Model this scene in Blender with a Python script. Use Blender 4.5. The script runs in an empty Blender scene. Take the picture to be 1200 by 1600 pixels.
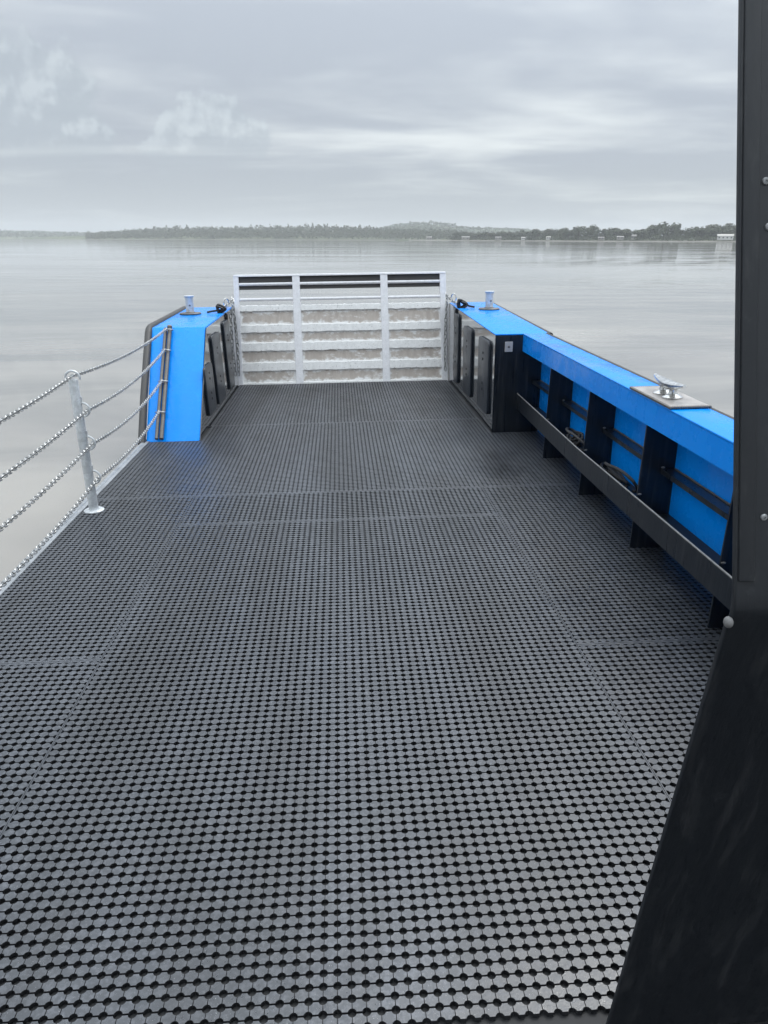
import bpy, bmesh, math, random
import numpy as np
from mathutils import Matrix, Vector, noise as mnoise
random.seed(7); rng = np.random.default_rng(11)
sc = bpy.context.scene
COL = sc.collection
RAD = math.radians

# ------------------------------------------------------------------ camera
EYE = 1.70            # eye above the deck
EYE_SEA = 2.45        # eye above the water
def axes(p, y, r):
    cy, sy, cp, sp, cr, sr = math.cos(y), math.sin(y), math.cos(p), math.sin(p), math.cos(r), math.sin(r)
    right = Vector((cy, -sy, 0)); fh = Vector((sy, cy, 0)); up = Vector((0, 0, 1))
    fwd = fh*cp - up*sp; u = up*cp + fh*sp
    return right*cr + u*sr, u*cr - right*sr, fwd
SEA = axes(RAD(20.76), 0.0556506, 0.00174)
DECK = axes(0.35368649, 0.0556506, -0.01479086)     # the barge lies a little by the head and heels slightly
def rows(a): return Matrix((a[0], a[1], a[2]))
R_BOAT = rows(SEA).transposed() @ rows(DECK)
T_BOAT = Matrix.Translation((0, 0, EYE_SEA)) @ R_BOAT.to_4x4() @ Matrix.Translation((0, 0, -EYE))
cam = bpy.data.cameras.new('camera'); cam_o = bpy.data.objects.new('camera', cam); COL.objects.link(cam_o)
cam.sensor_fit = 'VERTICAL'; cam.sensor_height = 24; cam.lens = 1124.58/1600*24
cam.clip_start = 0.05; cam.clip_end = 30000
r, u, f = SEA
cam_o.matrix_world = Matrix(((r.x, u.x, -f.x, 0), (r.y, u.y, -f.y, 0), (r.z, u.z, -f.z, EYE_SEA), (0, 0, 0, 1)))
sc.camera = cam_o

# ------------------------------------------------------------------ render / colour
sc.view_settings.view_transform = 'Standard'; sc.view_settings.look = 'None'
sc.view_settings.exposure = 0.0; sc.view_settings.gamma = 1.0; sc.view_settings.use_curve_mapping = False
sc.render.engine = 'CYCLES'
sc.cycles.use_denoising = True
sc.cycles.use_adaptive_sampling = True; sc.cycles.adaptive_threshold = 0.02; sc.cycles.adaptive_min_samples = 16
sc.cycles.max_bounces = 6; sc.cycles.volume_bounces = 1
sc.cycles.sample_clamp_indirect = 6

# ------------------------------------------------------------------ node helper
class G:
    def __init__(s, nt): s.nt = nt; s.n = nt.nodes; s.l = nt.links
    def node(s, t, **kw):
        n = s.n.new(t)
        for k, v in kw.items(): setattr(n, k, v)
        return n
    def put(s, sock, v):
        if v is None: return
        if hasattr(v, 'is_linked'): s.l.new(v, sock)
        else:
            if sock.type == 'RGBA' and len(v) == 3: v = (*v, 1)
            sock.default_value = v
    def m(s, op, a, b=None, c=None, clamp=False):
        n = s.node('ShaderNodeMath', operation=op, use_clamp=clamp)
        s.put(n.inputs[0], a); s.put(n.inputs[1], b)
        if c is not None: s.put(n.inputs[2], c)
        return n.outputs[0]
    def vm(s, op, a, b=None, scale=None):
        n = s.node('ShaderNodeVectorMath', operation=op)
        s.put(n.inputs[0], a); s.put(n.inputs[1], b)
        if scale is not None: s.put(n.inputs['Scale'], scale)
        return n.outputs['Value'] if op in ('LENGTH', 'DOT_PRODUCT', 'DISTANCE') else n.outputs[0]
    def comb(s, x, y, z=0.0):
        n = s.node('ShaderNodeCombineXYZ'); s.put(n.inputs[0], x); s.put(n.inputs[1], y); s.put(n.inputs[2], z); return n.outputs[0]
    def sep(s, v):
        n = s.node('ShaderNodeSeparateXYZ'); s.put(n.inputs[0], v); return n.outputs
    def noise(s, v, scale, detail=3, rough=0.5, dist=0.0, dim='3D'):
        n = s.node('ShaderNodeTexNoise', noise_dimensions=dim); s.put(n.inputs['Vector'], v); n.inputs['Scale'].default_value = scale
        n.inputs['Detail'].default_value = detail; n.inputs['Roughness'].default_value = rough; n.inputs['Distortion'].default_value = dist
        return n.outputs[0]
    def vor(s, v, scale, feature='F1', out='Distance', smooth=None, dim='3D'):
        n = s.node('ShaderNodeTexVoronoi', feature=feature, voronoi_dimensions=dim); s.put(n.inputs['Vector'], v); n.inputs['Scale'].default_value = scale
        if smooth is not None: n.inputs['Smoothness'].default_value = smooth
        return n.outputs[out]
    def mapr(s, v, a, b, c=0.0, d=1.0, smooth=True):
        n = s.node('ShaderNodeMapRange', interpolation_type='SMOOTHSTEP' if smooth else 'LINEAR')
        for i, x in enumerate((v, a, b, c, d)): s.put(n.inputs[i], x)
        return n.outputs[0]
    def mix(s, f, a, b, blend='MIX'):
        n = s.node('ShaderNodeMix', data_type='RGBA', blend_type=blend)
        s.put(n.inputs[0], f); s.put(n.inputs[6], a); s.put(n.inputs[7], b); return n.outputs[2]
    def bump(s, h, strength=0.3, dist=0.01, normal=None):
        n = s.node('ShaderNodeBump'); n.inputs['Strength'].default_value = strength; n.inputs['Distance'].default_value = dist
        s.put(n.inputs['Height'], h)
        if normal is not None: s.put(n.inputs['Normal'], normal)
        return n.outputs[0]

# ------------------------------------------------------------------ world: overcast sky
SUN_AZ, SUN_EL = RAD(38), RAD(60)      # where the sun stands behind the cloud (azimuth from +Y to +X)
w = bpy.data.worlds.new('World'); sc.world = w; w.use_nodes = True
g = G(w.node_tree); g.n.clear()
tc = g.node('ShaderNodeTexCoord'); D = g.vm('NORMALIZE', tc.outputs['Generated'])
dx, dy, dz = g.sep(D)
zc = g.m('MAXIMUM', dz, 0.0)
sky = g.node('ShaderNodeTexSky', sky_type='NISHITA'); sky.sun_disc = False
sky.sun_elevation = SUN_EL; sky.sun_rotation = SUN_AZ
inv = g.m('DIVIDE', 1.0, g.m('ADD', zc, 0.11))
P = g.comb(g.m('ADD', g.m('MULTIPLY', g.m('MULTIPLY', dx, inv), 0.62), 5.5), g.m('ADD', g.m('MULTIPLY', dy, inv), 4.2), 0.35)
n1 = g.noise(P, 0.75, 4, 0.5, 0.5, '2D')
n2 = g.noise(g.vm('ADD', P, (7.3, 2.1, 0)), 2.1, 3, 0.55, 0.0, '2D')
n3 = g.noise(g.vm('ADD', P, (1.3, 9.4, 2)), 0.33, 1, 0.5, 0.0, '2D')
cov = g.m('ADD', g.m('ADD', g.m('MULTIPLY', n1, 0.62), g.m('MULTIPLY', n2, 0.20)), g.m('MULTIPLY', n3, 0.3))
lit = g.mapr(cov, 0.49, 0.77)
sdir = (math.sin(SUN_AZ)*math.cos(SUN_EL), math.cos(SUN_AZ)*math.cos(SUN_EL), math.sin(SUN_EL))
glow = g.m('POWER', g.m('MAXIMUM', g.vm('DOT_PRODUCT', D, sdir), 0.0), 4.0)
base = g.mix(lit, (0.478, 0.530, 0.600), (0.84, 0.895, 0.915))
lum = g.m('ADD', g.m('ADD', 0.90, g.m('MULTIPLY', g.m('POWER', zc, 1.8), 2.5)), g.m('MULTIPLY', glow, 0.45))
base = g.mix(1.0, base, g.comb(lum, lum, lum), 'MULTIPLY')
# towering cumulus behind the stratus: heaps given in degrees of azimuth and elevation
az = g.m('MULTIPLY', g.m('ARCTAN2', dx, dy), 180/math.pi)
el = g.m('MULTIPLY', g.m('ARCSINE', dz), 180/math.pi)
Q = g.comb(az, el, 0.0)
def heap(q):
    wn = g.node('ShaderNodeTexNoise', noise_dimensions='2D'); g.put(wn.inputs['Vector'], q); wn.inputs['Scale'].default_value = 0.55
    wn.inputs['Detail'].default_value = 3; wn.inputs['Roughness'].default_value = 0.6
    qq = g.vm('ADD', q, g.vm('SCALE', g.vm('SUBTRACT', wn.outputs['Color'], (0.5, 0.5, 0.5)), None, 1.7))
    h = None
    for cx, cy, rx, ry in ((-23.0, 7.6, 6.6, 5.0), (-19.6, 8.2, 4.2, 3.4), (-27, 5.0, 8, 4), (-17.9, 6.6, 3.0, 2.4), (-9.4, 7.0, 3.2, 2.5), (-7.4, 6.6, 2.8, 2.0), (-10.8, 5.8, 2.8, 2.2)):
        d = g.vm('LENGTH', g.vm('MULTIPLY', g.vm('SUBTRACT', qq, (cx, cy, 0)), (1/rx, 1/ry, 0)))
        e = g.m('SUBTRACT', 1.0, d)
        h = e if h is None else g.m('SMOOTH_MAX', h, e, 0.12)
    v = g.vor(qq, 0.62, 'SMOOTH_F1', smooth=0.3, dim='2D')
    v2 = g.vor(qq, 1.5, 'F1', dim='2D')
    return g.m('SUBTRACT', g.m('SUBTRACT', h, g.m('MULTIPLY', v, 0.40)), g.m('MULTIPLY', v2, 0.07))
h0 = heap(Q); h1 = heap(g.vm('ADD', Q, (-0.30, 0.48, 0)))
edge = g.mapr(h0, -0.24, 0.06)
low = g.mapr(el, 2.6, 7.6)                                   # the feet of the heaps fade into the grey
shade = g.mapr(g.m('SUBTRACT', h0, h1), -0.08, 0.34)
ccol = g.mix(shade, (0.468, 0.533, 0.592), (0.67, 0.74, 0.785))
amt = g.m('MULTIPLY', g.m('MULTIPLY', edge, low), 0.68)
base = g.mix(amt, base, ccol)
# veil of damp air just above the horizon
veil = g.mapr(el, 0.0, 7.0, 0.75, 0.0)
base = g.mix(veil, base, (0.500, 0.555, 0.585))
full = g.mix(0.95, g.vm('MULTIPLY', sky.outputs[0], (1, 1, 1)), g.vm('SCALE', base, None, 10.0))
bg = g.node('ShaderNodeBackground'); g.put(bg.inputs[0], full); bg.inputs[1].default_value = 0.1
wo = g.node('ShaderNodeOutputWorld'); g.l.new(bg.outputs[0], wo.inputs[0])
w.cycles.sampling_method = 'MANUAL'; w.cycles.sample_map_resolution = 512

sun = bpy.data.lights.new('sun', 'SUN'); sun.energy = 1.3; sun.angle = RAD(25); sun.color = (1, 0.975, 0.94)
sun_o = bpy.data.objects.new('sun', sun); COL.objects.link(sun_o)
sun_o.rotation_euler = Vector(sdir).to_track_quat('Z', 'Y').to_euler(); sun_o.location = (20, 20, 40)

# ------------------------------------------------------------------ materials
def material(name):
    m = bpy.data.materials.new(name); m.use_nodes = True
    g = G(m.node_tree); b = g.n['Principled BSDF']
    return m, g, b
def objco(g):
    return g.node('ShaderNodeTexCoord').outputs['Object']
def geo(g):
    return g.node('ShaderNodeNewGeometry').outputs['Position']
M = {}
# wet black moulded rubber
m, g, b = material('rubber'); M['rubber'] = m
p = geo(g)
fine = g.noise(p, 260, 2, 0.6); mid = g.noise(p, 60, 3, 0.65); big = g.noise(p, 1.3, 3, 0.6)
wet = g.mapr(big, 0.35, 0.75); blot = g.mapr(mid, 0.45, 0.66)
c = g.mix(blot, (0.030, 0.035, 0.044), (0.066, 0.073, 0.087))
trk = g.mapr(g.noise(g.vm('MULTIPLY', p, (2.4, 0.5, 1)), 1.0, 4, 0.65), 0.34, 0.68, 0.62, 1.28)     # traffic wear along the deck
c = g.vm('SCALE', c, None, trk)
c = g.mix(g.mapr(g.noise(p, 420, 2, 0.5), 0.69, 0.74), c, (0.30, 0.31, 0.32))
g.put(b.inputs['Base Color'], c)
rr = g.m('ADD', g.m('MULTIPLY', g.m('SUBTRACT', 1.0, wet), 0.16), g.m('MULTIPLY', mid, 0.34))
g.put(b.inputs['Roughness'], g.m('ADD', rr, 0.15))
b.inputs['Specular IOR Level'].default_value = 1.0
nb = g.bump(g.m('ADD', fine, mid), 0.4, 0.0014); g.put(b.inputs['Normal'], nb)
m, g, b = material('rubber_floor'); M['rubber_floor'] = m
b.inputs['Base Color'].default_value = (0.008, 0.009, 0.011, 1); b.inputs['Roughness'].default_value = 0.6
# azure hull paint, wet
m, g, b = material('blue_paint'); M['blue'] = m
p = geo(g)
st = g.noise(g.vm('MULTIPLY', p, (28, 28, 1.2)), 1.0, 4, 0.6)
bl = g.noise(p, 7, 5, 0.6); dr = g.noise(p, 90, 3, 0.6)
c = g.mix(g.mapr(bl, 0.35, 0.7), (0.0, 0.268, 0.92), (0.0, 0.285, 0.94))
c = g.mix(g.m('MULTIPLY', g.mapr(st, 0.58, 0.75), 0.25), c, (0.02, 0.36, 0.92))
c = g.mix(g.mapr(g.noise(p, 55, 3, 0.7), 0.70, 0.74), c, (0.02, 0.07, 0.2))
g.put(b.inputs['Base Color'], c)
g.put(b.inputs['Roughness'], g.m('ADD', g.m('MULTIPLY', g.mapr(bl, 0.3, 0.7), 0.22), 0.16))
b.inputs['Coat Weight'].default_value = 0.06; b.inputs['Coat Roughness'].default_value = 0.06; b.inputs['Specular IOR Level'].default_value = 0.25
g.put(b.inputs['Normal'], g.bump(g.m('ADD', g.m('MULTIPLY', dr, 0.5), g.m('MULTIPLY', bl, 0.4)), 0.06, 0.004))
# black paint with runs of water; on the lining, pale streaks paint in reflected light
def black(name, base=0.012, r0=0.16, r1=0.3, streak=0.2, bs=0.16, coat=0.0):
    m, g, b = material(name); M[name] = m
    p = geo(g)
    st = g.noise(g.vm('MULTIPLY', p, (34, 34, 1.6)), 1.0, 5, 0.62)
    sp = g.noise(p, 24, 5, 0.65)
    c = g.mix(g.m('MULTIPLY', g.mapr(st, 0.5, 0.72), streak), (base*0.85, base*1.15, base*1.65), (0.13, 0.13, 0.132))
    c = g.mix(g.m('MULTIPLY', g.mapr(sp, 0.62, 0.72), 0.18), c, (0.085, 0.09, 0.095))
    g.put(b.inputs['Base Color'], c)
    g.put(b.inputs['Roughness'], g.m('ADD', r0, g.m('MULTIPLY', st, r1)))
    g.put(b.inputs['Normal'], g.bump(g.m('ADD', st, g.m('MULTIPLY', sp, 0.6)), bs, 0.006)); b.inputs['Coat Weight'].default_value = coat; b.inputs['Coat Roughness'].default_value = 0.05
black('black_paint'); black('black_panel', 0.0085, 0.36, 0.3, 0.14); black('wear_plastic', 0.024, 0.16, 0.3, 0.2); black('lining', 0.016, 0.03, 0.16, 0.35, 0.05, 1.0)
# metals
def metal(name, col, rough, met, scuff=0.0, scuffc=(0.8, 0.8, 0.8), sscale=18, spec=0.0):
    m, g, b = material(name); M[name] = m
    p = objco(g)
    a = g.noise(p, sscale, 5, 0.65); s2 = g.noise(p, sscale*6, 3, 0.6)
    dark = tuple(x*(0.88 if col[0] > 0.75 and met < 0.2 else 0.72) for x in col)
    c = g.mix(g.mapr(a, 0.35, 0.68), dark, col)
    if scuff: c = g.mix(g.m('MULTIPLY', g.mapr(s2, 0.56, 0.64), scuff), c, scuffc)
    if spec: c = g.mix(g.m('MULTIPLY', g.mapr(g.noise(p, sscale*3, 4, 0.7), 0.60, 0.66), spec), c, (0.12, 0.12, 0.12))
    g.put(b.inputs['Base Color'], c); b.inputs['Metallic'].default_value = met
    g.put(b.inputs['Roughness'], g.m('ADD', rough, g.m('MULTIPLY', a, 0.22)))
    g.put(b.inputs['Normal'], g.bump(s2, 0.15, 0.003))
metal('galvanised', (0.70, 0.73, 0.75), 0.30, 0.30, 0.3, sscale=26)
metal('aluminium', (0.86, 0.86, 0.885), 0.34, 0.10, 0.6, (0.90, 0.90, 0.92), 22, 0.3)
metal('rung_metal', (0.90, 0.90, 0.89), 0.45, 0.0, 0.7, (0.92, 0.92, 0.91), 16, 0.5)
metal('chain_steel', (0.52, 0.525, 0.52), 0.22, 0.85, 0.0)
metal('polished', (0.80, 0.80, 0.79), 0.14, 1.0, 0.0)
metal('edge_metal', (0.40, 0.42, 0.44), 0.32, 0.4, 0.2, (0.65, 0.66, 0.67), 9)
metal('plate_worn', (0.46, 0.43, 0.41), 0.25, 0.3, 0.4, (0.62, 0.60, 0.58), 14, 0.3)
metal('dark_steel', (0.19, 0.18, 0.17), 0.38, 0.5, 0.25, (0.4, 0.38, 0.36), 30)
metal('worn_edge', (0.34, 0.34, 0.33), 0.35, 0.4, 0.5, (0.55, 0.55, 0.53), 30)
# ramp panels: dull grey-beige plate, white scuffed paint ragged along the borders
m, g, b = material('ramp_plate'); M['ramp_plate'] = m
uv = g.node('ShaderNodeUVMap').outputs[0]; ux, uy, _ = g.sep(uv)
p = objco(g)
rag = g.noise(g.vm('MULTIPLY', p, (1, 1, 1.6)), 11, 5, 0.65)
edge = g.m('MINIMUM', g.m('MINIMUM', ux, uy), 1.0)       # metres from the nearest border, stored in the uv
ed = g.m('ADD', edge, g.m('MULTIPLY', g.m('SUBTRACT', 0.5, rag), 0.16))
wp = g.mapr(ed, -0.004, 0.040, 1.0, 0.0)
st = g.noise(g.vm('MULTIPLY', p, (16, 16, 1.3)), 1.0, 5, 0.6)
c = g.mix(g.mapr(st, 0.3, 0.7), (0.46, 0.405, 0.36), (0.56, 0.505, 0.455))
c = g.mix(g.m('MULTIPLY', g.mapr(g.noise(p, 7, 5, 0.7), 0.56, 0.7), 0.15), c, (0.6, 0.6, 0.59))
c = g.mix(wp, c, (0.86, 0.86, 0.85)); g.put(b.inputs['Base Color'], c)
b.inputs['Roughness'].default_value = 0.42; b.inputs['Metallic'].default_value = 0.15
g.put(b.inputs['Normal'], g.bump(g.m('ADD', rag, wp), 0.2, 0.004))
# small ones
def plain(name, col, rough=0.5, met=0.0):
    m, g, b = material(name); M[name] = m
    p = objco(g); a = g.noise(p, 30, 4, 0.6)
    g.put(b.inputs['Base Color'], g.mix(a, tuple(x*0.75 for x in col), tuple(min(1, x*1.2) for x in col)))
    b.inputs['Metallic'].default_value = met
    g.put(b.inputs['Roughness'], g.m('ADD', rough-0.1, g.m('MULTIPLY', a, 0.2)))
    g.put(b.inputs['Normal'], g.bump(a, 0.1, 0.003))
plain('rope', (0.028, 0.028, 0.03), 0.6); plain('webbing', (0.010, 0.010, 0.012), 0.5); plain('plastic_grey', (0.42, 0.42, 0.44), 0.4)
plain('fender_rubber', (0.055, 0.053, 0.052), 0.5); plain('bolt', (0.30, 0.31, 0.32), 0.35, 0.4); plain('nylon', (0.17, 0.17, 0.17), 0.5)
plain('white_wall', (0.55, 0.55, 0.53), 0.7); plain('pale_wall', (0.26, 0.25, 0.23), 0.7); plain('roof_grey', (0.24, 0.23, 0.22), 0.7); plain('roof_pale', (0.5, 0.48, 0.45), 0.7); plain('window_glass', (0.05, 0.06, 0.07), 0.2)
plain('bark', (0.05, 0.04, 0.03), 0.9)
m, g, b = material('leaves'); M['leaves'] = m
p = geo(g); oi = g.node('ShaderNodeObjectInfo').outputs['Random']
a = g.noise(p, 0.35, 4, 0.6)
c = g.mix(a, (0.022, 0.034, 0.016), (0.066, 0.088, 0.042)); c = g.mix(g.m('MULTIPLY', oi, 0.4), c, (0.085, 0.09, 0.045))
g.put(b.inputs['Base Color'], c); b.inputs['Roughness'].default_value = 0.7
m, g, b = material('pasture'); M['pasture'] = m
p = geo(g); a = g.noise(p, 0.012, 5, 0.6)
g.put(b.inputs['Base Color'], g.mix(g.mapr(a, 0.4, 0.6), (0.05, 0.07, 0.035), (0.13, 0.15, 0.08))); b.inputs['Roughness'].default_value = 0.9
m, g, b = material('mud_bank'); M['mud_bank'] = m
p = geo(g); a = g.noise(p, 0.05, 5, 0.6)
g.put(b.inputs['Base Color'], g.mix(a, (0.09, 0.085, 0.07), (0.2, 0.19, 0.165))); b.inputs['Roughness'].default_value = 0.8
# silty estuary water
m, g, b = material('water'); M['water'] = m
p = geo(g); px, py, pz = g.sep(p)
silt_reflect = g.mapr(g.noise(g.vm('MULTIPLY', p, (0.10, 0.28, 1)), 1.0, 4, 0.6, 0.6), 0.32, 0.66)  # silt tone varied in patches, painted in for cloud reflections
g.put(b.inputs['Base Color'], g.mix(silt_reflect, (0.222, 0.216, 0.204), (0.322, 0.304, 0.278)))
b.inputs['Roughness'].default_value = 0.04; b.inputs['IOR'].default_value = 1.33
rip = g.noise(g.vm('MULTIPLY', p, (0.55, 1.5, 1)), 1.0, 4, 0.55, 0.4)
chop = g.noise(g.vm('MULTIPLY', p, (0.10, 0.26, 1)), 1.0, 3, 0.5)
calm = g.mapr(g.noise(g.vm('MULTIPLY', p, (0.012, 0.035, 1)), 1.0, 4, 0.6), 0.40, 0.62, 0.12, 1.0)
wv = g.node('ShaderNodeTexWave', wave_type='BANDS', bands_direction='X'); wv.inputs['Scale'].default_value = 0.055
wv.inputs['Distortion'].default_value = 3.6; wv.inputs['Detail'].default_value = 2; wv.inputs['Detail Scale'].default_value = 0.4
rot = g.node('ShaderNodeMapping'); rot.inputs['Rotation'].default_value = (0, 0, RAD(28)); g.put(rot.inputs['Vector'], p); g.l.new(rot.outputs[0], wv.inputs['Vector'])
wk = g.m('MULTIPLY', g.mapr(py, 55, 120, 1.0, 0.0), g.m('MULTIPLY', g.mapr(g.m('SUBTRACT', px, g.m('MULTIPLY', py, 0.16)), 4.0, 22.0), g.mapr(py, 15, 40)))
hh = g.m('ADD', g.m('MULTIPLY', g.m('MULTIPLY', rip, calm), 0.028), g.m('MULTIPLY', g.m('MULTIPLY', chop, calm), 0.10))
hh = g.m('ADD', hh, g.m('MULTIPLY', g.m('MULTIPLY', wv.outputs[1], wk), 0.15))
nb = g.node('ShaderNodeBump'); nb.inputs['Strength'].default_value = 0.55; nb.inputs['Distance'].default_value = 1.0; g.put(nb.inputs['Height'], hh)
g.put(b.inputs['Normal'], nb.outputs[0])

# ------------------------------------------------------------------ mesh helpers
OFF = {}
BOAT = []
def thing(name, label, cat, loc=(0, 0, 0), group=None, boat=True):
    o = bpy.data.objects.new(name, None); COL.objects.link(o); o.empty_display_size = 0.05
    o.location = loc; o['label'] = label; o['category'] = cat
    if group: o['group'] = group
    OFF[o] = Vector(loc)
    if boat: BOAT.append(o)
    return o
def mesh_of(name, bm):
    bmesh.ops.recalc_face_normals(bm, faces=bm.faces)
    me = bpy.data.meshes.new(name); bm.to_mesh(me); bm.free(); return me
def part(name, bm, mat, parent, smooth=False, label=None):
    off = OFF[parent]
    bmesh.ops.translate(bm, verts=bm.verts, vec=-off)
    me = mesh_of(name, bm); me.materials.append(M[mat])
    if smooth: smooth_by_angle(me)
    o = bpy.data.objects.new(name, me); COL.objects.link(o); o.parent = parent; OFF[o] = off
    if label: o['label'] = label
    return o
def smooth_by_angle(me, ang=40):
    me.polygons.foreach_set('use_smooth', [True]*len(me.polygons))
    bm = bmesh.new(); bm.from_mesh(me)
    for e in bm.edges:
        if len(e.link_faces) == 2 and e.calc_face_angle(0) > RAD(ang): e.smooth = False
    bm.to_mesh(me); bm.free()
def single(name, bm, mat, loc, label=None, cat=None, group=None, kind=None, smooth=False, boat=True):
    bmesh.ops.translate(bm, verts=bm.verts, vec=-Vector(loc))
    me = mesh_of(name, bm); me.materials.append(M[mat])
    if smooth: smooth_by_angle(me)
    o = bpy.data.objects.new(name, me); COL.objects.link(o); o.location = loc; OFF[o] = Vector(loc)
    for k, v in (('label', label), ('category', cat), ('group', group), ('kind', kind)):
        if v: o[k] = v
    if boat: BOAT.append(o)
    return o
def box(bm, x0, x1, y0, y1, z0, z1, bev=0.0, seg=2, fn=None):
    vs = [bm.verts.new((x, y, z)) for x in (x0, x1) for y in (y0, y1) for z in (z0, z1)]
    fs = [bm.faces.new([vs[i] for i in q]) for q in ((0, 1, 3, 2), (4, 6, 7, 5), (0, 4, 5, 1), (2, 3, 7, 6), (0, 2, 6, 4), (1, 5, 7, 3))]
    if bev:
        es = list({e for f_ in fs for e in f_.edges})
        rr = bmesh.ops.bevel(bm, geom=es, offset=bev, segments=seg, profile=0.5, affect='EDGES')
        vs = list({v for f_ in rr['faces'] for v in f_.verts} | {v for v in vs if v.is_valid})
    if fn:
        for v in vs:
            if v.is_valid: v.co = fn(v.co)
    return bm
def B(*a, **k): return box(bmesh.new(), *a, **k)
def prism(bm, poly, axis, a0, a1, bev=0.0):
    """polygon given in the two other axes, extruded along axis from a0 to a1"""
    def mk(q, t):
        if axis == 0: return (t, q[0], q[1])
        if axis == 1: return (q[0], t, q[1])
        return (q[0], q[1], t)
    A = [bm.verts.new(mk(q, a0)) for q in poly]; C = [bm.verts.new(mk(q, a1)) for q in poly]
    n = len(poly)
    fs = [bm.faces.new(A), bm.faces.new(C[::-1])] + [bm.faces.new((A[i], A[(i+1) % n], C[(i+1) % n], C[i])) for i in range(n)]
    if bev:
        bmesh.ops.recalc_face_normals(bm, faces=fs)
        es = [e for e in {e for f_ in fs for e in f_.edges} if e.calc_face_angle(0) > 0.5]
        bmesh.ops.bevel(bm, geom=es, offset=bev, segments=2, profile=0.5, affect='EDGES')
    return bm
def tube(bm, pts, r, n=8, closed=False, caps=True, rs=None):
    pts = [Vector(p) for p in pts]; rings = []; N = len(pts); up0 = None
    for i, p in enumerate(pts):
        if closed: t = pts[(i+1) % N]-pts[i-1]
        else: t = pts[min(i+1, N-1)]-pts[max(i-1, 0)]
        t.normalize()
        if up0 is None:
            up0 = Vector((0, 0, 1)) if abs(t.z) < 0.9 else Vector((1, 0, 0))
        a = up0 - t*up0.dot(t); a.normalize(); up0 = a; c_ = t.cross(a)
        rad = rs[i] if rs else r
        rings.append([bm.verts.new(p+(a*math.cos(k*2*math.pi/n)+c_*math.sin(k*2*math.pi/n))*rad) for k in range(n)])
    for i in range(N if closed else N-1):
        A, C = rings[i], rings[(i+1) % N]
        for k in range(n): bm.faces.new((A[k], A[(k+1) % n], C[(k+1) % n], C[k]))
    if caps and not closed: bm.faces.new(rings[0][::-1]); bm.faces.new(rings[-1])
    return bm
def lathe(bm, prof, c, n=24, axis='z'):
    c = Vector(c); rings = []
    for r_, z in prof:
        ring = []
        for k in range(n):
            a = 2*math.pi*k/n
            v = Vector((r_*math.cos(a), r_*math.sin(a), z))
            if axis == 'y': v = Vector((v.x, v.z, v.y))
            ring.append(bm.verts.new(c+v))
        rings.append(ring)
    for A, C in zip(rings, rings[1:]):
        for k in range(n): bm.faces.new((A[k], A[(k+1) % n], C[(k+1) % n], C[k]))
    bm.faces.new(rings[0][::-1]); bm.faces.new(rings[-1])
    return bm
def link_bm(bm, M4, pitch, wire, width, ns=12, nr=6):
    """one oval chain link; long axis x"""
    hl = pitch/2+wire*0.5 - (width/2-wire/2); rad = width/2-wire/2
    path = []
    for k in range(ns):
        a = 2*math.pi*k/ns
        x = rad*math.cos(a); x += hl if math.cos(a) > 0.001 else -hl
        path.append(M4 @ Vector((x, rad*math.sin(a), 0)))
    return tube(bm, path, wire/2, nr, closed=True)
def chain_bm(pts, pitch, wire, width, jitter=0.12, ns=12, nr=6):
    pts = [Vector(p) for p in pts]
    bm = bmesh.new(); seg = 0; t = 0.0; k = 0
    cum = [0]
    for a, b_ in zip(pts, pts[1:]): cum.append(cum[-1]+(b_-a).length)
    s = 0.0
    def at(s):
        i = 0
        while i < len(cum)-2 and cum[i+1] < s: i += 1
        q = (s-cum[i])/max(1e-9, cum[i+1]-cum[i]); return pts[i].lerp(pts[i+1], q), (pts[i+1]-pts[i]).normalized()
    while s < cum[-1]:
        p_, t_ = at(s)
        up = Vector((0, 0, 1)) if abs(t_.z) < 0.9 else Vector((0, 1, 0))
        sd = t_.cross(up).normalized(); u2 = sd.cross(t_)
        R3 = Matrix((t_, sd, u2)).transposed().to_4x4()
        roll = RAD(45) + (math.pi/2 if k % 2 else 0) + random.uniform(-jitter, jitter)
        link_bm(bm, Matrix.Translation(p_) @ R3 @ Matrix.Rotation(roll, 4, 'X'), pitch, wire, width, ns, nr)
        s += pitch; k += 1
    return bm
def sag(a, b_, d, n=24):
    a, b_ = Vector(a), Vector(b_)
    return [a.lerp(b_, i/n) - Vector((0, 0, d*4*(i/n)*(1-i/n))) for i in range(n+1)]

# ------------------------------------------------------------------ setting: water and deck
bm = bmesh.new(); S = 5200
vs = [bm.verts.new((x, y, 0)) for x, y in ((-S, -S), (S, -S), (S, S), (-S, S))]; bm.faces.new(vs)
single('water', bm, 'water', (0, 0, 0), kind='structure', boat=False)

bm = B(-1.90, 1.885, -2.4, 9.66, -0.06, -0.014)
deck = single('deck', bm, 'rubber_floor', (0, 3, -0.014), kind='structure')
bm = bmesh.new()
prism(bm, [(-1.93, -2.4), (1.95, -2.4), (1.95, 9.3), (1.6, 9.64), (-1.6, 9.64), (-1.93, 9.3)], 2, -1.05, -0.062)
hull = single('hull', bm, 'black_paint', (0, 3, -1.05), kind='structure')
# light metal edge along the open side of the deck: flat bar, then a rolled lip
part('edge_bar', B(-1.868, -1.838, -2.4, 6.74, -0.058, 0.002, 0.003), 'edge_metal', deck)
part('edge_lip', tube(bmesh.new(), [(-1.893, y, -0.022) for y in (-2.4, 0, 3, 6.72)], 0.024, 12), 'edge_metal', deck, True)

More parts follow.
